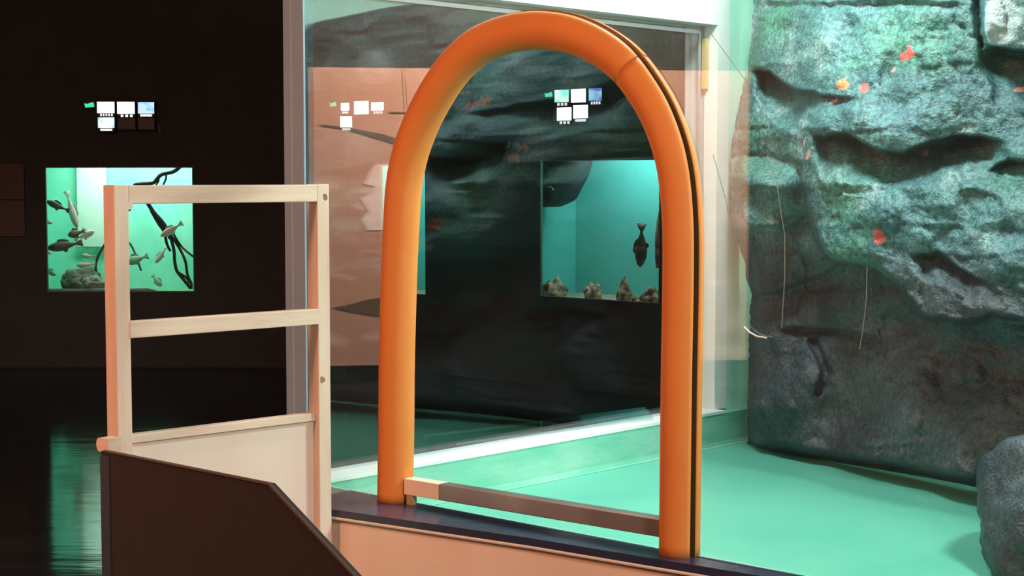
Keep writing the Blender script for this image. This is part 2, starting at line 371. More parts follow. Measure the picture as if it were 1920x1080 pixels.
for o_ in bar.children:
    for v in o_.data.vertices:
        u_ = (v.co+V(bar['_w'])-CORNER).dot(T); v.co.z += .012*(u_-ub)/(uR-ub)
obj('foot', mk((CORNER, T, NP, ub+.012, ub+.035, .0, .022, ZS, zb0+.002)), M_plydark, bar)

# ------------------------------------------------------------------ gate at the end of the step platform
GD = V((.736, .677, 0)).normalized(); GN = V((GD.y, -GD.x, 0))
G0 = ypt(218, 600, 4.35); G0.z = 0
def gs(px, py=600, off=0): return (vpt(px, py, G0+GN*off, GN)-G0).dot(GD)
def gz(px, py, off=0): return vpt(px, py, G0+GN*off, GN).z
s1, s2, s3 = gs(245), gs(597), gs(619)
gtop = (gz(230, 345)+gz(610, 347))/2
print('gate', s1, s2, s3, gtop, 'right post at', G0+GD*s3, 'front line', front[1])
gate = thing('wooden_gate', tuple(G0), 'pale pine guard frame with two rails and a plywood lower panel', 'gate')
Wp = wood('pine_upright', (3, 3, .35), None)
Wr = mat('pine_rail', (.54, .415, .325), .55, c2=(.66, .54, .445), scale=7, stretch=(.6, .6, 4), bump=.04, bscale=40, lo=.3, hi=.7)
kp = G0+GD*(s3-.015)+Z*gz(612, 370); kq = G0+GD*(s2+.012)+Z*gz(600, 712)
Wpr = wood('pine_upright_knotty', (3, 3, .35), [(tuple(kp-G0), .010, (.2, .08, .04)), (tuple(kq-G0), .011, (.28, .14, .07))])
dpL, dpR = .062, .056
obj('post', mk((G0, GD, GN, 0, s1, -dpL, 0, 0, gtop)), Wp, gate, bevel=.003)
obj('post', mk((G0, GD, GN, s2, s3, -dpR, 0, 0, gtop)), Wpr, gate, bevel=.003)
zr = gz(420, 380)
obj('top_rail', mk((G0, GD, GN, s1, s2+.001, -.03, -.001, gz(420, 380.5), gtop-.001)), Wr, gate, bevel=.003)
obj('top_rail_block', mk((G0, GD, GN, s1-.002, s1+.012, -.02, .0, gz(245, 392), gz(245, 380))), Wr, gate)
obj('mid_rail', mk((G0, GD, GN, s1-.003, s2-.0005, -.028, .004, gz(250, 634), gz(250, 602))), Wr, gate, bevel=.003)
pc1, pc0 = gz(260, 813, -.03), gz(260, 829, -.03)
obj('panel_cap', mk((G0, GD, GN, s1+.0005, s2-.0005, -.052, -.018, pc0, pc1)), Wr, gate, bevel=.002)
obj('plywood_panel', mk((G0, GD, GN, s1+.0005, s2-.0005, -.045, -.030, .12, pc0-.0005)), M_ply, gate)
obj('bottom_rail', mk((G0, GD, GN, s1+.0005, s2-.0005, -.05, -.02, .05, .119)), Wr, gate)
# ------------------------------------------------------------------ dark stair guard
D0 = zpt(190, 845, EYE-.714); D1 = zpt(505, 908, EYE-.714); dT = u2(D1-D0); dN = V((dT.y, -dT.x, 0))
print('guard dir', dT, D0, D1)
d2 = vpt(622, 1036, D0, dN); d3 = vpt(665, 1080, D0, dN); sl_ = (d3-D1); d4 = D1+sl_*(D1.z/(-sl_.z))*.98
guard = thing('stair_guard', (D0.x, D0.y, 0), 'dark brown board with a sloping edge at the bottom left', 'stair guard')
obj('side_board', poly_prism([V((D0.x, D0.y, 0)), D0, D1, d4, V((d4.x, d4.y, 0))], -dN*.018), M_board, guard)
e1 = (vpt(206, 900, D0, dN)-D0).dot(dT)
obj('edge_trim', mk((D0, dT, dN, -.001, e1, .0005, .004, 0, D0.z-.012)), M_navytrim, guard)
# rim along the sloping edge
bm = bmesh.new(); tube(bm, [D0+dT*.02+Z*.001, D1+Z*.001, d4], .0045, 6); obj('edge_bead', bm, mat('brown_edge', (.07, .05, .045), .5), guard)
# little rounded rail end left of the gate post
p = vpt(204, 832, D0-dN*.04, dN); sb = (p-D0).dot(dT)
zz1, zz0 = vpt(195, 820, D0-dN*.03, dN).z, vpt(195, 846, D0-dN*.03, dN).z
bm = bmesh.new(); tp = []
for k in range(13):
    al = PI/2+PI*k/12; tp.append((math.cos(al)*.014, (zz0+zz1)/2+math.sin(al)*(zz1-zz0)/2))
out = [D0-dN*.0185+dT*(sb-.012+x)-Z*D0.z+Z*z for x, z in tp]+[D0-dN*.0185+dT*(sb+.03)-Z*D0.z+Z*z for z in (zz0, zz1)]
e = obj('rail_end', poly_prism(out, -dN*.04), Wr, guard); e['label'] = 'rounded pale wooden rail end'

# ------------------------------------------------------------------ artificial rock
base_edge = [(1360, 826), (1402, 833), (1450, 848), (1600, 872), (1700, 889), (1800, 907), (1870, 922), (1990, 946), (2200, 985), (2500, 1042)]
left_edge = [(-130, 1413), (0, 1412), (70, 1410), (130, 1401), (200, 1386), (280, 1371), (400, 1369), (440, 1378), (500, 1396), (560, 1408), (700, 1403), (845, 1401)]
# lower rim of the bulging upper mass
rim = [(1300, 290), (1372, 290), (1420, 292), (1480, 297), (1505, 310), (1515, 400), (1545, 470), (1565, 492), (1640, 500), (1690, 540), (1735, 596), (1790, 606), (1860, 594), (1990, 610), (2250, 640)]
block = [(1300, 395), (1370, 400), (1405, 430), (1460, 425), (1500, 400), (1520, 395), (1700, 330)]
ledgeA = [(1395, 134), (1440, 134), (1462, 150), (1495, 172), (1545, 180)]
ledgeB = [(1512, 248), (1545, 256), (1585, 252), (1615, 268), (1645, 282), (1695, 288), (1740, 268), (1790, 258), (1830, 256), (1895, 270)]
ledgeC = [(1826, 78), (1845, 84), (1870, 88), (1930, 98), (2000, 110), (2100, 110)]
block2 = [(1300, 552), (1410, 556), (1460, 548), (1520, 520), (1640, 480), (2300, 300)]
crackC = [(1836, -60), (1833, 0), (1836, 60), (1842, 84)]
crackD = [(1520, 640), (1535, 665), (1547, 700), (1538, 735)]
ledgeD = [(1500, 188), (1550, 182), (1620, 184)]
ledgeE = [(1440, 612), (1520, 616), (1600, 622), (1680, 640)]
ledgeF = [(1700, 482), (1760, 474), (1790, 500), (1880, 548)]
ledgeG = [(1400, 6), (1560, 8), (1700, 5), (1840, 8)]
ledgeH = [(1840, 330), (1890, 300), (1960, 310), (2050, 320)]
def seg_d(p, pl):
    best = 1e9
    for (x0, y0), (x1, y1) in zip(pl, pl[1:]):
        dx, dy = x1-x0, y1-y0; t = max(0, min(1, ((p[0]-x0)*dx+(p[1]-y0)*dy)/(dx*dx+dy*dy)))
        q = math.hypot(p[0]-x0-t*dx, p[1]-y0-t*dy); best = min(best, q)
    return best
def rim_sd(px, py, pl): 
    s = -1 if py > lerp_pts(pl, px) else 1
    return s*seg_d((px, py), pl)
def rock_bump(px, py):
    n1 = noise.noise(V((px/170, py/150, 1.7))); n2 = noise.noise(V((px/60, py/55, 4.1))); n3 = noise.noise(V((px/22, py/22, 9.0))); n4 = noise.noise(V((px/9, py/9, 2.0)))
    wob = n2*9+n3*4
    sd = rim_sd(px+n3*6, py+wob, rim)
    h = .10
    up = sm(-6, 6, sd)
    h += up*(.42*(.40+.60*sm(1430, 1560, px)) - .30*sm(20, 480, sd))
    # middle block at the left edge
    if py > lerp_pts(rim, px)-30 and px < 1560:
        bd = rim_sd(px, py+n3*5, block); h += (1-up)*sm(-4, 5, bd)*(.05+.24*sm(1520, 1430, px))*sm(285, 350, py)
    # lower body swells towards the right and the foot
    h += (1-up)*.10*sm(-4, 5, rim_sd(px, py+n2*8, block2))*sm(1720, 1480, px) + (1-up)*(.24*sm(630, 850, py)*sm(1400, 1800, px) + .09*noise.noise(V((px/130, py/95, 12.3))) + .05*abs(noise.noise(V((px/60, py/70, 3.3)))) + .05*sm(560, 640, py)*sm(1560, 1500, px))
    # ledges: a sharp lip above, receding below and running out again
    q = (px+n3*5+n2*6, py+n3*4)
    for pl, wd, dp in ((ledgeA, 80, .32), (ledgeB, 80, .25), (ledgeC, 90, .24), (ledgeD, 30, .07), (ledgeE, 60, .08), (ledgeF, 55, .11), (ledgeG, 14, .03), (ledgeH, 60, .12)):
        if pl[0][0]-4 < q[0] < pl[-1][0]+4:
            sy = q[1]-lerp_pts(pl, q[0])
            if -6 < sy < wd*3:
                tp = sm(pl[0][0], pl[0][0]+45, q[0])*sm(pl[-1][0], pl[-1][0]-60, q[0])
                wv = wd*(.55+.45*tp)*(1+.4*n2)
                h -= dp*tp*sm(-4, 2, sy)*max(0, 1-sy/wv)
    gd = seg_d(q, crackC)
    if gd < 14: h -= .07*(1-sm(4, 13, gd))
    gd = seg_d(q, crackD)
    if gd < 14: h -= .06*(1-sm(3, 12, gd))
    h += .16*sm(1834, 1850, q[0])*sm(100, 88, q[1])
    h += .05*n1 + .022*n2 + .011*n3 + .005*n4*(.4+up)
    # faceting
    c = noise.cell_vector(V((px/75+n3*.25, py/60+n2*.3, .5))); h += (c.x-.5)*.022
    h += .05*abs(noise.noise(V((px/110, py/90, 7.7))))
    yb = lerp_pts(base_edge, px)
    return h*sm(-4, 24, yb-py)**.6
bm = bmesh.new(); NX, NY = 260, 260; grid = []
for j in range(NY+1):
    row = []
    for i in range(-3, NX+1):
        b = j/NY; py = -110+b*950
        lx = lerp_pts(left_edge, py)+noise.noise(V((py/30, 5, 0)))*4+noise.noise(V((py/9, 8, 0)))*2
        a = max(i, 0)/NX; px = lx+(2500-lx)*a**1.25
        yb = lerp_pts(base_edge, px); py2 = -110+b*(110+yb)
        d = ray(px, py2); t = (R0-ORG).dot(RN)/d.dot(RN)
        back = sm(0, 26, px-lx)
        h = rock_bump(px, py2)*(.55+.45*back) - (1-back)*.05
        if i < 0: h = h*.4*(3+i)/3 - .03*(-i)
        t -= h/1.0
        row.append(bm.verts.new(ORG+d*t))
    grid.append(row)
for a, b in zip(grid, grid[1:]):
    for k in range(len(a)-1): bm.faces.new((a[k], a[k+1], b[k+1], b[k]))
for lst in (grid[0],):       # top runs back to the wall
    nb = [bm.verts.new(v.co-RN*.20) for v in lst]
    for k in range(len(lst)-1): bm.faces.new((lst[k], lst[k+1], nb[k+1], nb[k]))
def rp(px, py):
    d = ray(px, py); t = (R0-ORG).dot(RN)/d.dot(RN)-rock_bump(px, py); return ORG+d*t
RED, PINK, ORA = (.75, .10, .08), (.80, .30, .28), (.70, .25, .10)
spots = [(rp(1885, 40), .13, (.42, .50, .52)), (rp(1704, 98), .032, RED), (rp(1693, 106), .022, RED), (rp(1676, 132), .016, PINK), (rp(1580, 160), .030, ORA), (rp(1619, 166), .026, RED), (rp(1648, 444), .034, RED), (rp(1508, 268), .02, PINK), (rp(1515, 290), .024, PINK), (rp(1800, 281), .02, ORA), (rp(1912, 168), .022, PINK), (rp(1565, 190), .018, PINK), (rp(1735, 286), .018, PINK)]  # first spot: pale patch painting bright light onto the upper right
def rock_material(name, spots, zsplit=1.18):
    m = mat(name, (.048, .130, .145), .5, c2=(.30, .39, .39), scale=4.5, detail=6, lo=.36, hi=.72, bump=.40, bscale=110, spots=None)
    nt = m.node_tree; N = nt.nodes; L = nt.links; b = N['Principled BSDF']
    ramp = [n for n in N if n.bl_idname == 'ShaderNodeValToRGB'][0]
    e = ramp.color_ramp.elements.new(.53); e.color = (.080, .19, .195, 1)
    tc = [n for n in N if n.bl_idname == 'ShaderNodeTexCoord'][0]
    n2 = N.new('ShaderNodeTexNoise'); n2.inputs['Scale'].default_value = 2.3; n2.inputs['Detail'].default_value = 5; L.new(tc.outputs['Object'], n2.inputs[0])
    r2 = N.new('ShaderNodeValToRGB'); r2.color_ramp.elements[0].position = .52; r2.color_ramp.elements[1].position = .68; L.new(n2.outputs[0], r2.inputs[0])
    mx = N.new('ShaderNodeMixRGB'); mx.inputs[2].default_value = (.075, .23, .165, 1); L.new(r2.outputs[0], mx.inputs[0]); L.new(ramp.outputs[0], mx.inputs[1])
    # the foot of the rock is painted slate grey with rusty patches, darkened for shade under the overhang
    r4 = N.new('ShaderNodeValToRGB'); r4.color_ramp.elements[0].position = .36; r4.color_ramp.elements[1].position = .66
    r4.color_ramp.elements[0].color = (.030, .042, .054, 1); r4.color_ramp.elements[1].color = (.075, .098, .122, 1); L.new(n2.outputs[0], r4.inputs[0])
    sp = N.new('ShaderNodeSeparateXYZ'); L.new(tc.outputs['Object'], sp.inputs[0])
    zz = N.new('ShaderNodeMath'); zz.operation = 'MULTIPLY_ADD'; zz.inputs[1].default_value = .5; L.new(n2.outputs[0], zz.inputs[0]); L.new(sp.outputs[2], zz.inputs[2])
    zr_ = N.new('ShaderNodeMapRange'); zr_.inputs[1].default_value = zsplit+.20; zr_.inputs[2].default_value = zsplit+.42; L.new(zz.outputs[0], zr_.inputs[0])
    mz = N.new('ShaderNodeMixRGB'); L.new(zr_.outputs[0], mz.inputs[0]); L.new(r4.outputs[0], mz.inputs[1]); L.new(mx.outputs[0], mz.inputs[2]); mx = mz
    n3 = N.new('ShaderNodeTexNoise'); n3.inputs['Scale'].default_value = 62; n3.inputs['Detail'].default_value = 5; L.new(tc.outputs['Object'], n3.inputs[0])
    r3 = N.new('ShaderNodeValToRGB'); r3.color_ramp.elements[0].position = .34; r3.color_ramp.elements[1].position = .68
    r3.color_ramp.elements[0].color = (.5, .5, .5, 1); r3.color_ramp.elements[1].color = (1.5, 1.5, 1.5, 1); L.new(n3.outputs[0], r3.inputs[0])
    ml = N.new('ShaderNodeMixRGB'); ml.blend_type = 'MULTIPLY'; ml.inputs[0].default_value = 1; L.new(mx.outputs[0], ml.inputs[1]); L.new(r3.outputs[0], ml.inputs[2])
    last = ml.outputs[0]
    for (p, rad, sc) in spots:
        d = N.new('ShaderNodeVectorMath'); d.operation = 'DISTANCE'; d.inputs[1].default_value = tuple(p); L.new(tc.outputs['Object'], d.inputs[0])
        nn = N.new('ShaderNodeTexNoise'); nn.inputs['Scale'].default_value = .7/rad; L.new(tc.outputs['Object'], nn.inputs[0])
        ma = N.new('ShaderNodeMath'); ma.operation = 'MULTIPLY_ADD'; ma.inputs[1].default_value = rad*2; L.new(nn.outputs[0], ma.inputs[0]); L.new(d.outputs['Value'], ma.inputs[2])
        mr = N.new('ShaderNodeMapRange'); mr.inputs[1].default_value = rad*1.6; mr.inputs[2].default_value = rad*1.85; mr.inputs[3].default_value = 1; mr.inputs[4].default_value = 0; L.new(ma.outputs[0], mr.inputs[0])
        m2 = N.new('ShaderNodeMixRGB'); m2.inputs[2].default_value = (*sc, 1); L.new(mr.outputs[0], m2.inputs[0]); L.new(last, m2.inputs[1]); last = m2.outputs[0]
    L.new(last, b.inputs['Base Color'])
    b.inputs['Specular IOR Level'].default_value = .6
    return m
rk = obj('rock_face', bm, rock_material('painted_rock', spots), smooth=False)
for f in rk.data.polygons: f.use_smooth = True
tag(rk, 'large artificial rock face with teal and grey paint and red spots', 'rock')
# boulder in the lower right corner
bm = bmesh.new(); bmesh.ops.create_icosphere(bm, subdivisions=5, radius=1)
bc = zpt(2010, 1060, ZF); 
for v in bm.verts:
    p = v.co.copy(); k = 1+.22*noise.noise(p*1.3+V((4, 2, 8)))+.10*noise.noise(p*3.1)+.04*noise.noise(p*8); cv = noise.cell_vector(p*2.2)
    k += (cv.x-.5)*.06
    v.co = V((p.x*.27*k, p.y*.42*k, p.z*.32*k))
    v.co.z = max(v.co.z, -.10)
bmesh.ops.translate(bm, verts=bm.verts[:], vec=bc+Z*.10)
bo = obj('boulder', bm, rock_material('boulder_rock', []), smooth=True)
tag(bo, 'smaller grey boulder on the green floor in the lower right corner', 'rock')

# ------------------------------------------------------------------ aquariums in the back wall
def aquarium(label, P0, a, b, op, m_in, m_floor, lamp_col, lamp_power, depth=.9, head=.28):
    s0, s1, z0, z1 = op; t = thing('aquarium', tuple(P0+a*((s0+s1)/2)+Z*z0), label, 'aquarium')
    e = .35
    obj('back_panel', mk((P0, a, b, s0-e, s1+e, depth, depth+.02, z0-.03, z1+head)), m_in, t)
    obj('side_panel', mk((P0, a, b, s0-e-.02, s0-e, .032, depth, z0-.03, z1+head)), m_in, t)
    obj('side_panel', mk((P0, a, b, s1+e, s1+e+.02, .032, depth, z0-.03, z1+head)), m_in, t)
    obj('base', mk((P0, a, b, s0-e, s1+e, .032, depth, z0-.05, z0-.03)), m_floor, t)
    obj('lid', mk((P0, a, b, s0-e, s1+e, .032, depth, z1+head, z1+head+.02)), m_in, t)
    obj('glass_pane', mk((P0, a, b, s0, s1, .008, .022, z0+.008, z1-.008)), M_tankglass, t)
    rim = mk((P0, a, b, s0-.0, s0+.008, -.004, .02, z0, z1), (P0, a, b, s1-.008, s1, -.004, .02, z0, z1), (P0, a, b, s0+.008, s1-.008, -.004, .02, z0, z0+.008), (P0, a, b, s0+.008, s1-.008, -.004, .02, z1-.008, z1))
    obj('rim', rim, mat('green_tank_rim', (.05, .14, .10), .5), t)
    c = P0+a*((s0+s1)/2)+b*.5
    l = area('aquarium_lamp', (c.x, c.y, z1+head-.03), (c.x+b.x*.25, c.y+b.y*.25, z0+.2), (s1-s0)*.8, .35, lamp_power, lamp_col)
    l.rotation_euler.z = math.atan2(a.y, a.x) if abs(a.y) > .01 else l.rotation_euler.z
    return t
M_in1 = mat('mint_backdrop', (.24, .86, .66), .7, c2=(.18, .77, .53), scale=3.5, stretch=(1, 1, .8), lo=.4, hi=.7)
M_in1f = mat('gravel_green', (.14, .40, .22), .8, c2=(.10, .28, .16), scale=20)
M_in3 = mat('turquoise_backdrop', (.085, .52, .45), .7, c2=(.075, .46, .41), scale=2)
M_in3f = mat('sand_grey', (.30, .34, .24), .8, c2=(.2, .22, .16), scale=20)
q1_ = aquarium('leftmost glowing mint green aquarium with many fish in the dark wall', wX, aA, bA, o1, M_in1, M_in1f, (.95, 1, .95), 21)
q2_ = aquarium('narrow turquoise aquarium half hidden behind the left side of the orange arch', K1, aB, bB, o2, M_in3, M_in3f, (.9, 1, 1), 14)
q3_ = aquarium('turquoise aquarium framed by the right side of the orange arch', K2, aC, bC, o3, M_in3, M_in3f, (.9, 1, 1), 18)
def p1(px, py, d=.45): return vpt(px, py, wX+bA*d, bA)
def p3(px, py, d=.4): return vpt(px, py, K2+bC*d, bC)
obj('reflection_panel', mk((V((p1(146, 400, .86).x, YA, 0)), aA, bA, 0, .26, .84, .88, o1[2]+.35, o1[3]+.25)), mat('reflection_panel_paint', (.55, .88, .72), .7), q1_)  # pale panel painted in place of a reflection on this tank

def fish(head, tail, hgt, m, label, group, view, belly=None, twist=0):
    """one fish from nose to tail tip; hgt its body height; view = direction it is seen from"""
    ax = (tail-head); L = ax.length; ax.normalize(); up = ax.cross(view).normalized()
    if up.z < 0: up = -up
    sd = ax.cross(up)
    prof = [(0, .02), (.04, .30), (.12, .66), (.25, .95), (.38, 1), (.52, .86), (.66, .56), (.76, .30), (.82, .22), (.88, .50), (1.0, .92)]
    wd = [(0, .02), (.05, .28), (.15, .50), (.3, .58), (.5, .46), (.7, .2), (.82, .09), (.9, .03), (1, .015)]
    bm = bmesh.new(); rings = []; n = 10
    for x, h in prof:
        c = head+ax*(x*L)-up*(.04*hgt*math.sin(x*PI)); wv = lerp_pts(wd, x)
        ring = []
        for k in range(n):
            al = 2*PI*k/n; notch = ax*(-.10*L*(1-abs(math.sin(al)))) if x == 1 else V((0, 0, 0))
            ring.append(bm.verts.new(c+up*(math.sin(al)*h*hgt/2)+sd*(math.cos(al)*wv*hgt/2)+notch))
        rings.append(ring)
    for a_, b_ in zip(rings, rings[1:]):
        for k in range(n): bm.faces.new((a_[k], a_[(k+1) % n], b_[(k+1) % n], b_[k]))
    bm.faces.new(rings[0]); bm.faces.new(rings[-1])
    root = obj('fish', bm, m, loc=tuple(head+ax*(L/2)), smooth=True); tag(root, label, 'fish', group)
    def fin(name, pts): 
        obj(name, poly_prism([head+ax*(x*L)+up*(y*hgt)-sd*.002 for x, y in pts], sd*.004), m, root)
    fin('dorsal_fin', [(.28, .42), (.36, .68), (.50, .62), (.60, .50), (.66, .28), (.5, .38)])
    fin('pelvic_fin', [(.42, -.45), (.50, -.72), (.56, -.62), (.58, -.38)])
    for s in (-1, 1):
        o_ = head+ax*(.08*L)+up*(.12*hgt)+sd*(s*.17*hgt)
        b2 = bmesh.new(); bmesh.ops.create_uvsphere(b2, u_segments=8, v_segments=6, radius=hgt*.055)
        bmesh.ops.translate(b2, verts=b2.verts[:], vec=o_); obj('eye', b2, M_eye, root, smooth=True)
    return root
M_eye = mat('fish_eye', (.01, .01, .01), .2)
M_fd = mat('dark_grey_fish', (.075, .085, .065), .5, c2=(.12, .12, .09), scale=14); M_fg = mat('grey_fish', (.25, .30, .24), .5, c2=(.34, .38, .30), scale=10)
M_fp = mat('pale_fish', (.62, .58, .50), .45, c2=(.74, .70, .62), scale=10); M_fgreen = mat('green_grey_fish', (.10, .24, .16), .5, c2=(.16, .30, .2), scale=12)
M_fb = mat('banded_brown_fish', (.035, .04, .038), .5, c2=(.24, .20, .16), scale=1.0, stretch=(1, 1, 14), lo=.55, hi=.62)
def c1(x, y): return (60+x/4.153, 300+y/4.153)
gf = 'fish in the mint green aquarium'
vA = V((0, -1, 0))
def f1(h, t, hh, m, lab, d=.4): fish(p1(*c1(*h), d), p1(*c1(*t), d+.03), hh*13.9/3000/4.153, m, lab, gf, vA)
f1((108, 318), (292, 395), 56, M_fd, 'dark slender fish sloping down at the upper left of the mint aquarium', .3)
f1((355, 535), (268, 240), 62, M_fg, 'grey blurred fish standing nearly upright in the upper left of the mint aquarium', .55)
f1((278, 588), (410, 548), 64, M_fd, 'dark fish head on at the centre left of the mint aquarium', .36)
f1((488, 552), (330, 615), 60, M_fp, 'pale fish facing right beside the dark fish at centre left', .44)
f1((112, 688), (395, 640), 78, M_fd, 'largest dark fish lying level at the left of the mint aquarium', .28)
f1((160, 490), (66, 478), 30, M_fg, 'small grey fish cut by the left edge of the mint aquarium, the upper one', .5)
f1((150, 735), (70, 672), 28, M_fg, 'small grey fish cut by the left edge below the largest dark fish', .5)
f1((380, 740), (490, 752), 34, M_fg, 'small grey fish right below the pale fish, left of the roots', .62)
f1((345, 822), (495, 808), 46, M_fg, 'grey fish hovering just above the bottom rock pile', .66)
f1((185, 900), (92, 838), 40, M_fgreen, 'dark green fish diving in the bottom left corner of the aquarium', .4)
f1((720, 800), (905, 745), 74, M_fgreen, 'greenish fish partly hidden behind the left gate post', .6)
f1((1000, 596), (1172, 488), 58, M_fp, 'white fish in front of the hanging dark vines', .2)
f1((962, 805), (1045, 678), 42, M_fg, 'slim grey fish tilted upright left of the hanging vines', .5)
f1((1010, 985), (938, 896), 50, M_fgreen, 'faint green fish near the floor at the right of the mint aquarium', .6)
# vines and roots
M_vine = mat('dark_vine', (.014, .020, .018), .7)
vine = thing('hanging_vine', tuple(p1(*c1(1000, 490), .35)), 'dark branch and vines hanging at the right of the mint aquarium', 'branch')
def strand(parent, pts, r, name='strand', f=p1, cc=c1, d=.35):
    bm = bmesh.new(); pp = catmull([f(*cc(*p), d) for p in pts], 5); k = 13.9/3000/4.153
    if isinstance(r, tuple): rr = [k*(r[0]+(r[1]-r[0])*i/(len(pp)-1)) for i in range(len(pp))]
    else: rr = k*r
    tube(bm, pp, rr, 7); return obj(name, bm, M_vine, parent, smooth=True)
strand(vine, [(1165, 40), (1100, 90), (1010, 112), (970, 150), (940, 178), (840, 186), (800, 200), (860, 280), (905, 345)], (17, 14), 'branch')
strand(vine, [(1045, 115), (1042, 150), (1022, 192)], 8)
strand(vine, [(990, 120), (985, 165), (965, 195)], 7)
strand(vine, [(895, 325), (950, 410), (1010, 480), (1060, 560), (1085, 610)], (16, 22), 'branch')
strand(vine, [(930, 390), (985, 490), (1030, 560), (1050, 650), (1078, 710)], (16, 10))
strand(vine, [(1080, 600), (1105, 700), (1112, 790), (1130, 865), (1180, 930), (1235, 1000)], 13)
strand(vine, [(1085, 590), (1150, 690), (1195, 790), (1210, 890), (1240, 960), (1242, 1005)], 11)
strand(vine, [(1095, 560), (1140, 640), (1190, 700), (1275, 765)], 9)
strand(vine, [(1130, 870), (1200, 915), (1230, 960)], 10)
root = thing('drowned_root', tuple(p1(*c1(560, 700), .5)), 'thin dark roots forking either side of the left gate post', 'branch')
strand(root, [(640, 560), (590, 620), (545, 690), (505, 770), (490, 885)], 8, d=.74)
strand(root, [(600, 610), (550, 690), (515, 760), (500, 830), (515, 905)], 7, d=.74)
strand(root, [(640, 560), (720, 610), (775, 670), (815, 760), (850, 862)], 8, d=.74)
strand(root, [(640, 560), (645, 500), (690, 430), (770, 385)], 8, d=.74)
def rock_lump(name, c, r, m, label, cat='rock', seed=1, group=None, spike=0):
    bm = bmesh.new(); bmesh.ops.create_icosphere(bm, subdivisions=4, radius=1)
    for v in bm.verts:
        p = v.co.copy(); k = 1+.38*noise.noise(p*1.6+V((seed*3.1, seed, 2)))+.2*noise.noise(p*4+V((seed, 0, 5)))+.1*noise.noise(p*9)
        v.co = V((p.x*r[0]*k*(1-spike*max(0, p.z)), p.y*r[1]*k*(1-spike*max(0, p.z)), p.z*r[2]*k)); v.co.z = max(v.co.z, -r[2]*.7)
    bmesh.ops.translate(bm, verts=bm.verts[:], vec=c)
    return tag(obj(name, bm, m, loc=tuple(c-Z*r[2]*.7), smooth=True), label, cat, group)
M_rk1 = mat('dark_tank_rock', (.045, .06, .05), .8, c2=(.17, .19, .15), scale=9)
kk = 13.9/3000/4.153
rock_lump('tank_rock', p1(*c1(385, 945), .5)+Z*.0, (150*kk, .16, 100*kk), M_rk1, 'dark rock pile on the bottom left of the mint aquarium', seed=2)
rock_lump('tank_rock', p1(*c1(480, 965), .23)+Z*.0, (85*kk, .10, 58*kk), mat('olive_tank_rock', (.16, .20, .14), .8, c2=(.24, .27, .2), scale=9), 'lighter olive rock in front of the dark rock pile', seed=5)
lg = bmesh.new(); zlog = o1[2]-.03+.028
tube(lg, [V((p1(*c1(x, 1000), .09).x, YA+.09, zlog+.004*math.sin(x))) for x in (95, 200, 320, 450, 600, 760, 900, 965)], [.022, .028, .026, .028, .027, .026, .028, .014], 9)
tag(obj('sunken_log', lg, M_rk1, loc=tuple(p1(*c1(500, 1010), .22)), smooth=True), 'low dark log lying along the bottom edge of the mint aquarium', 'log')
# turquoise aquarium
def c3(x, y): return (980+x/3.272, 270+y/3.272)
k3 = 12.4/3000/3.272
fish(p3(*c3(720, 758), .3), p3(*c3(730, 488), .3), 84*k3, M_fb, 'dark banded fish hanging head down in the turquoise aquarium', None, -bC)
M_cor = mat('yellow_grey_coral', (.10, .09, .055), .8, c2=(.50, .44, .26), scale=16, lo=.42, hi=.6)
zb3 = o3[2]-.03
def lump3(x, y, rx, rz, label, seed, spike=.3, d=.25, name='coral_rock', cat='coral'):
    c = p3(*c3(x, y), d); rr = (rx*k3, .09, rz*k3); rock_lump(name, c, rr, M_cor, label, cat, seed, None, spike)
lump3(190, 905, 84, 78, 'wide coral rock at the bottom left of the turquoise aquarium', 3)
lump3(435, 915, 58, 62, 'small yellowish coral rock left of the coral spire', 8)
lump3(622, 912, 46, 92, 'pointed coral spire under the hanging fish', 11, .75)
lump3(795, 938, 60, 52, 'low coral rock in the bottom right corner of the turquoise aquarium', 14)
lump3(690, 958, 40, 26, 'flat coral bit between the spire and the right corner', 17)
lump3(838, 640, 26, 165, 'tall narrow coral column at the right edge of the turquoise aquarium', 21, .1, .2)
M_blk = mat('black_tank_rock', (.010, .016, .018), .8, c2=(.02, .028, .03), scale=8)
ov = [c3(*p) for p in ((60, 60), (268, 60), (262, 130), (246, 190), (205, 265), (165, 345), (110, 372), (60, 392))]
bm = poly_prism([p3(x, y, .16) for x, y in ov], bC*.35)
bmesh.ops.bevel(bm, geom=bm.edges[:], offset=.012, segments=2, affect='EDGES')
tag(obj('overhang_rock', bm, M_blk, loc=tuple(p3(*c3(180, 200), .3)), smooth=True), 'black overhanging rock in the upper left of the turquoise aquarium', 'rock')
bm = bmesh.new(); tube(bm, catmull([p3(*c3(x, y), .15) for x, y in ((155, 260), (172, 262), (184, 272), (190, 284))], 4), [.004]*12+[.002], 6)
tag(obj('cleaner_shrimp', bm, mat('white_shrimp', (.85, .9, .88), .5), loc=tuple(p3(*c3(172, 265), .15)), smooth=True), 'tiny white curved creature on the black overhanging rock', 'shrimp')

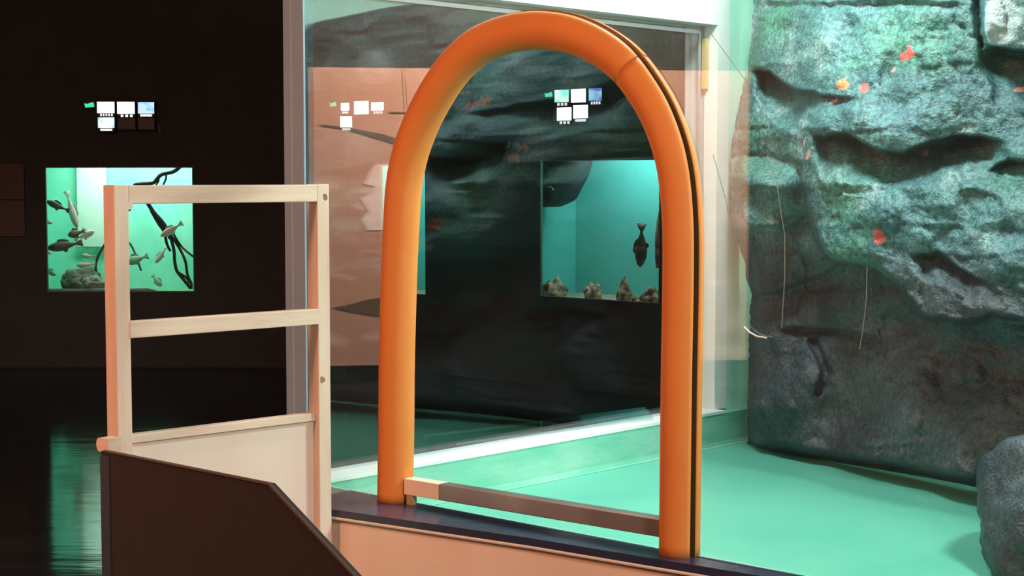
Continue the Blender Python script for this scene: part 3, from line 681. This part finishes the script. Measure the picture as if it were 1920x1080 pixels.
# ------------------------------------------------------------------ lit species signs above the tanks
def sign_mat(name, colA, colB, strength, scale, seed):
    m = bpy.data.materials.new(name); m.use_nodes = True; nt = m.node_tree; N = nt.nodes; L = nt.links; N.remove(N['Principled BSDF'])
    e = N.new('ShaderNodeEmission'); e.inputs[1].default_value = strength
    tc = N.new('ShaderNodeTexCoord'); mp = N.new('ShaderNodeMapping'); mp.inputs['Location'].default_value = (seed*3.7, seed, seed*1.3); mp.inputs['Scale'].default_value = (1, 1, 1.8); L.new(tc.outputs['Object'], mp.inputs[0])
    n = N.new('ShaderNodeTexNoise'); n.inputs['Scale'].default_value = scale; n.inputs['Detail'].default_value = 2; L.new(mp.outputs[0], n.inputs[0])
    r = N.new('ShaderNodeValToRGB'); r.color_ramp.elements[0].position = .42; r.color_ramp.elements[1].position = .58; r.color_ramp.elements[0].color = (*colA, 1); r.color_ramp.elements[1].color = (*colB, 1)
    L.new(n.outputs[0], r.inputs[0]); L.new(r.outputs[0], e.inputs[0]); L.new(e.outputs[0], N['Material Output'].inputs[0]); return m
M_case = mat('black_sign_case', (.012, .012, .014), .6)
SW = {'white': sign_mat('lit_white_picture', (1, .9, .95), (1, 1, 1), 2.2, 8, 1), 'cool': sign_mat('lit_cool_picture', (.75, .95, 1), (1, 1, 1), 1.8, 8, 2),
      'blue': sign_mat('lit_blue_picture', (.10, .55, .75), (.6, .8, 1), 1.1, 7, 3), 'sky': sign_mat('lit_sky_picture', (.35, .5, 1), (.8, 1, 1), 1.3, 7, 4),
      'teal': sign_mat('lit_teal_picture', (.25, .95, .75), (.75, 1, .92), 1.2, 7, 5), 'indigo': sign_mat('lit_indigo_picture', (.12, .2, .75), (.45, .85, .95), .9, 7, 6),
      'dead': M_case}
M_dot = mat('lit_caption', (1, 1, 1), .5, emit=((.95, .95, .9), 1.0)); M_greensign = mat('lit_green_arrow', (0, .3, .1), .5, emit=((.06, .75, .32), 1.1))
def sign(P0, a, b, x0, x1, y0, y1, kind, label, group, dots=0, yd=None, strip=None):
    off = -.07; Q = P0+b*off
    p, q = vpt(x0, y0, Q, b), vpt(x1, y1, Q, b); s0, s1 = (p-P0).dot(a), (q-P0).dot(a); z1, z0 = p.z, q.z
    zc = z0-(.03 if (dots or strip) else .006)
    t = thing('species_sign', tuple(P0+a*((s0+s1)/2)+b*off+Z*zc), label, 'sign', group)
    obj('case', mk((P0, a, b, s0-.006, s1+.006, off+.002, .0, zc-.004, z1+.006)), M_case, t)
    obj('picture', mk((P0, a, b, s0, s1, off-.002, off+.003, z0, z1)), SW[kind], t)
    if dots:
        wd = (s1-s0)*.8; bm = bmesh.new()
        for k in range(dots): 
            c = s0+(s1-s0)*.12+wd*(k+.3)/dots; obox(bm, P0, a, b, c, c+wd/dots*.55, off-.002, off+.003, zc+.004, z0-.006)
        obj('caption_marks', bm, M_dot, t)
    if strip: obj('caption_bar', mk((P0, a, b, s0+(s1-s0)*.14, s1-(s1-s0)*.14, off-.002, off+.003, zc+.006, z0-.006)), M_dot, t)
    return t
def arrow(P0, a, b, x0, x1, y0, y1, label):
    off = -.07; Q = P0+b*off; t = thing('exit_sign', tuple(vpt((x0+x1)/2, y1, Q, b)), label, 'sign', 'green lit signs beside the picture signs')
    X = lambda u, v: vpt(x0+(x1-x0)*u, y0+(y1-y0)*v, Q, b)
    obj('arrow', poly_prism([X(0, .2), X(.35, .3), X(.7, .0), X(.92, .0), X(1, .9), X(.1, 1)], b*.006), M_greensign, t)
    p, q = X(-.08, -.1), X(1.08, 1.1)
    obj('case', mk((P0, a, b, (p-P0).dot(a), (q-P0).dot(a), off+.007, 0, q.z, p.z)), M_case, t)
g1 = 'picture signs above the mint aquarium'; g2 = 'picture signs left of the orange arch'; g3 = 'picture signs inside the orange arch'
arrow(wX, aA, bA, 158, 176.5, 192, 201.5, 'small green lit sign left of the picture signs above the mint aquarium')
sign(wX, aA, bA, 182, 214.5, 191, 212, 'white', 'leftmost white lit picture sign in the top row above the mint aquarium', g1, 5)
sign(wX, aA, bA, 219.5, 252.5, 191, 213.5, 'cool', 'middle white lit picture sign in the top row above the mint aquarium', g1, 3)
sign(wX, aA, bA, 258.5, 289, 191.5, 213, 'blue', 'turquoise lit picture sign at the right of the row above the mint aquarium', g1, 0, strip=1)
sign(wX, aA, bA, 183.5, 214.5, 220, 240, 'sky', 'single pale blue lit picture sign in the lower row above the mint aquarium', g1, 0, strip=1)
Md = mat('unlit_sign_face', (.030, .026, .026), .4); SW['dead'] = Md
sign(wX, aA, bA, 221, 253, 221, 242, 'dead', 'dark unlit sign in the lower row beside the pale blue lit picture', g1)
sign(wX, aA, bA, 259, 289, 221, 242, 'dead', 'dark unlit sign at the right end of the lower row above the mint aquarium', g1)
mk_ = obj('wall_switch', mk((wX, aA, bA, (vpt(299.5, 235, wX, bA)-wX).dot(aA), (vpt(302, 235, wX, bA)-wX).dot(aA), -.02, 0, vpt(300, 249, wX, bA).z, vpt(300, 235, wX, bA).z)), mat('grey_strip', (.10, .10, .10), .5))
tag(mk_, 'thin grey upright strip on the dark wall right of the picture signs', 'strip')
arrow(K1-aB*.5, aB, bB, 618, 630, 191, 200, 'small green lit sign seen through the pane left of the orange arch')
S2 = K1+V((0, 0, 0))
sign(wX, aA, bA, 639, 655, 193, 207.5, 'white', 'small white lit picture sign next to the green sign left of the arch', g2, 0, strip=1)
sign(S2, aB, bB, 664, 691, 190, 214, 'white', 'brightest white lit picture sign in the middle of the row left of the arch', g2)
sign(S2, aB, bB, 696, 719, 192, 207, 'white', 'white lit picture sign nearest to the orange arch in the row left of it', g2, 4)
sign(wX, aA, bA, 638, 660, 218, 239, 'cool', 'white lit picture sign alone in the lower row left of the arch', g2, 0, strip=1)
arrow(K2, aC, bC, 1021, 1035, 173, 182, 'small green lit sign inside the arch above the turquoise aquarium')
sign(K2, aC, bC, 1040, 1066, 169, 191, 'teal', 'mint tinted lit picture sign at the upper left of the group inside the arch', g3, 3)
sign(K2, aC, bC, 1071, 1098, 167.5, 191.5, 'white', 'white lit picture sign at the top middle of the group inside the arch', g3)
sign(K2, aC, bC, 1104, 1128, 166, 188.5, 'indigo', 'blue lit picture sign at the upper right of the group inside the arch', g3, 4)
sign(K2, aC, bC, 1044.5, 1071, 202, 225.5, 'white', 'white lit picture sign at the lower left of the group inside the arch', g3, 3)
sign(K2, aC, bC, 1075, 1102, 197.5, 221.5, 'cool', 'white lit picture sign at the lower right of the group inside the arch', g3, 0, strip=1)
# information boards at the far left
M_info = mat('brown_info_board', (.085, .062, .052), .7, c2=(.10, .074, .062), scale=5)
def board(y0, y1, label):
    z0, z1 = vpt(20, y1, wX, bA).z, vpt(20, y0, wX, bA).z
    s1_ = (vpt(48, 400, wX, bA)-wX).dot(aA)
    tag(obj('information_board', mk((wX, aA, bA, .05, s1_, -.03, 0, z0, z1)), M_info, loc=(-4.3, YA, z0), bevel=.003), label, 'board', 'information boards left of the mint aquarium')
board(307, 374, 'upper dull brown information board at the far left edge')
board(375.5, 443, 'lower dull brown information board at the far left edge')

for o in C.objects:
    if '_w' in o: del o['_w']
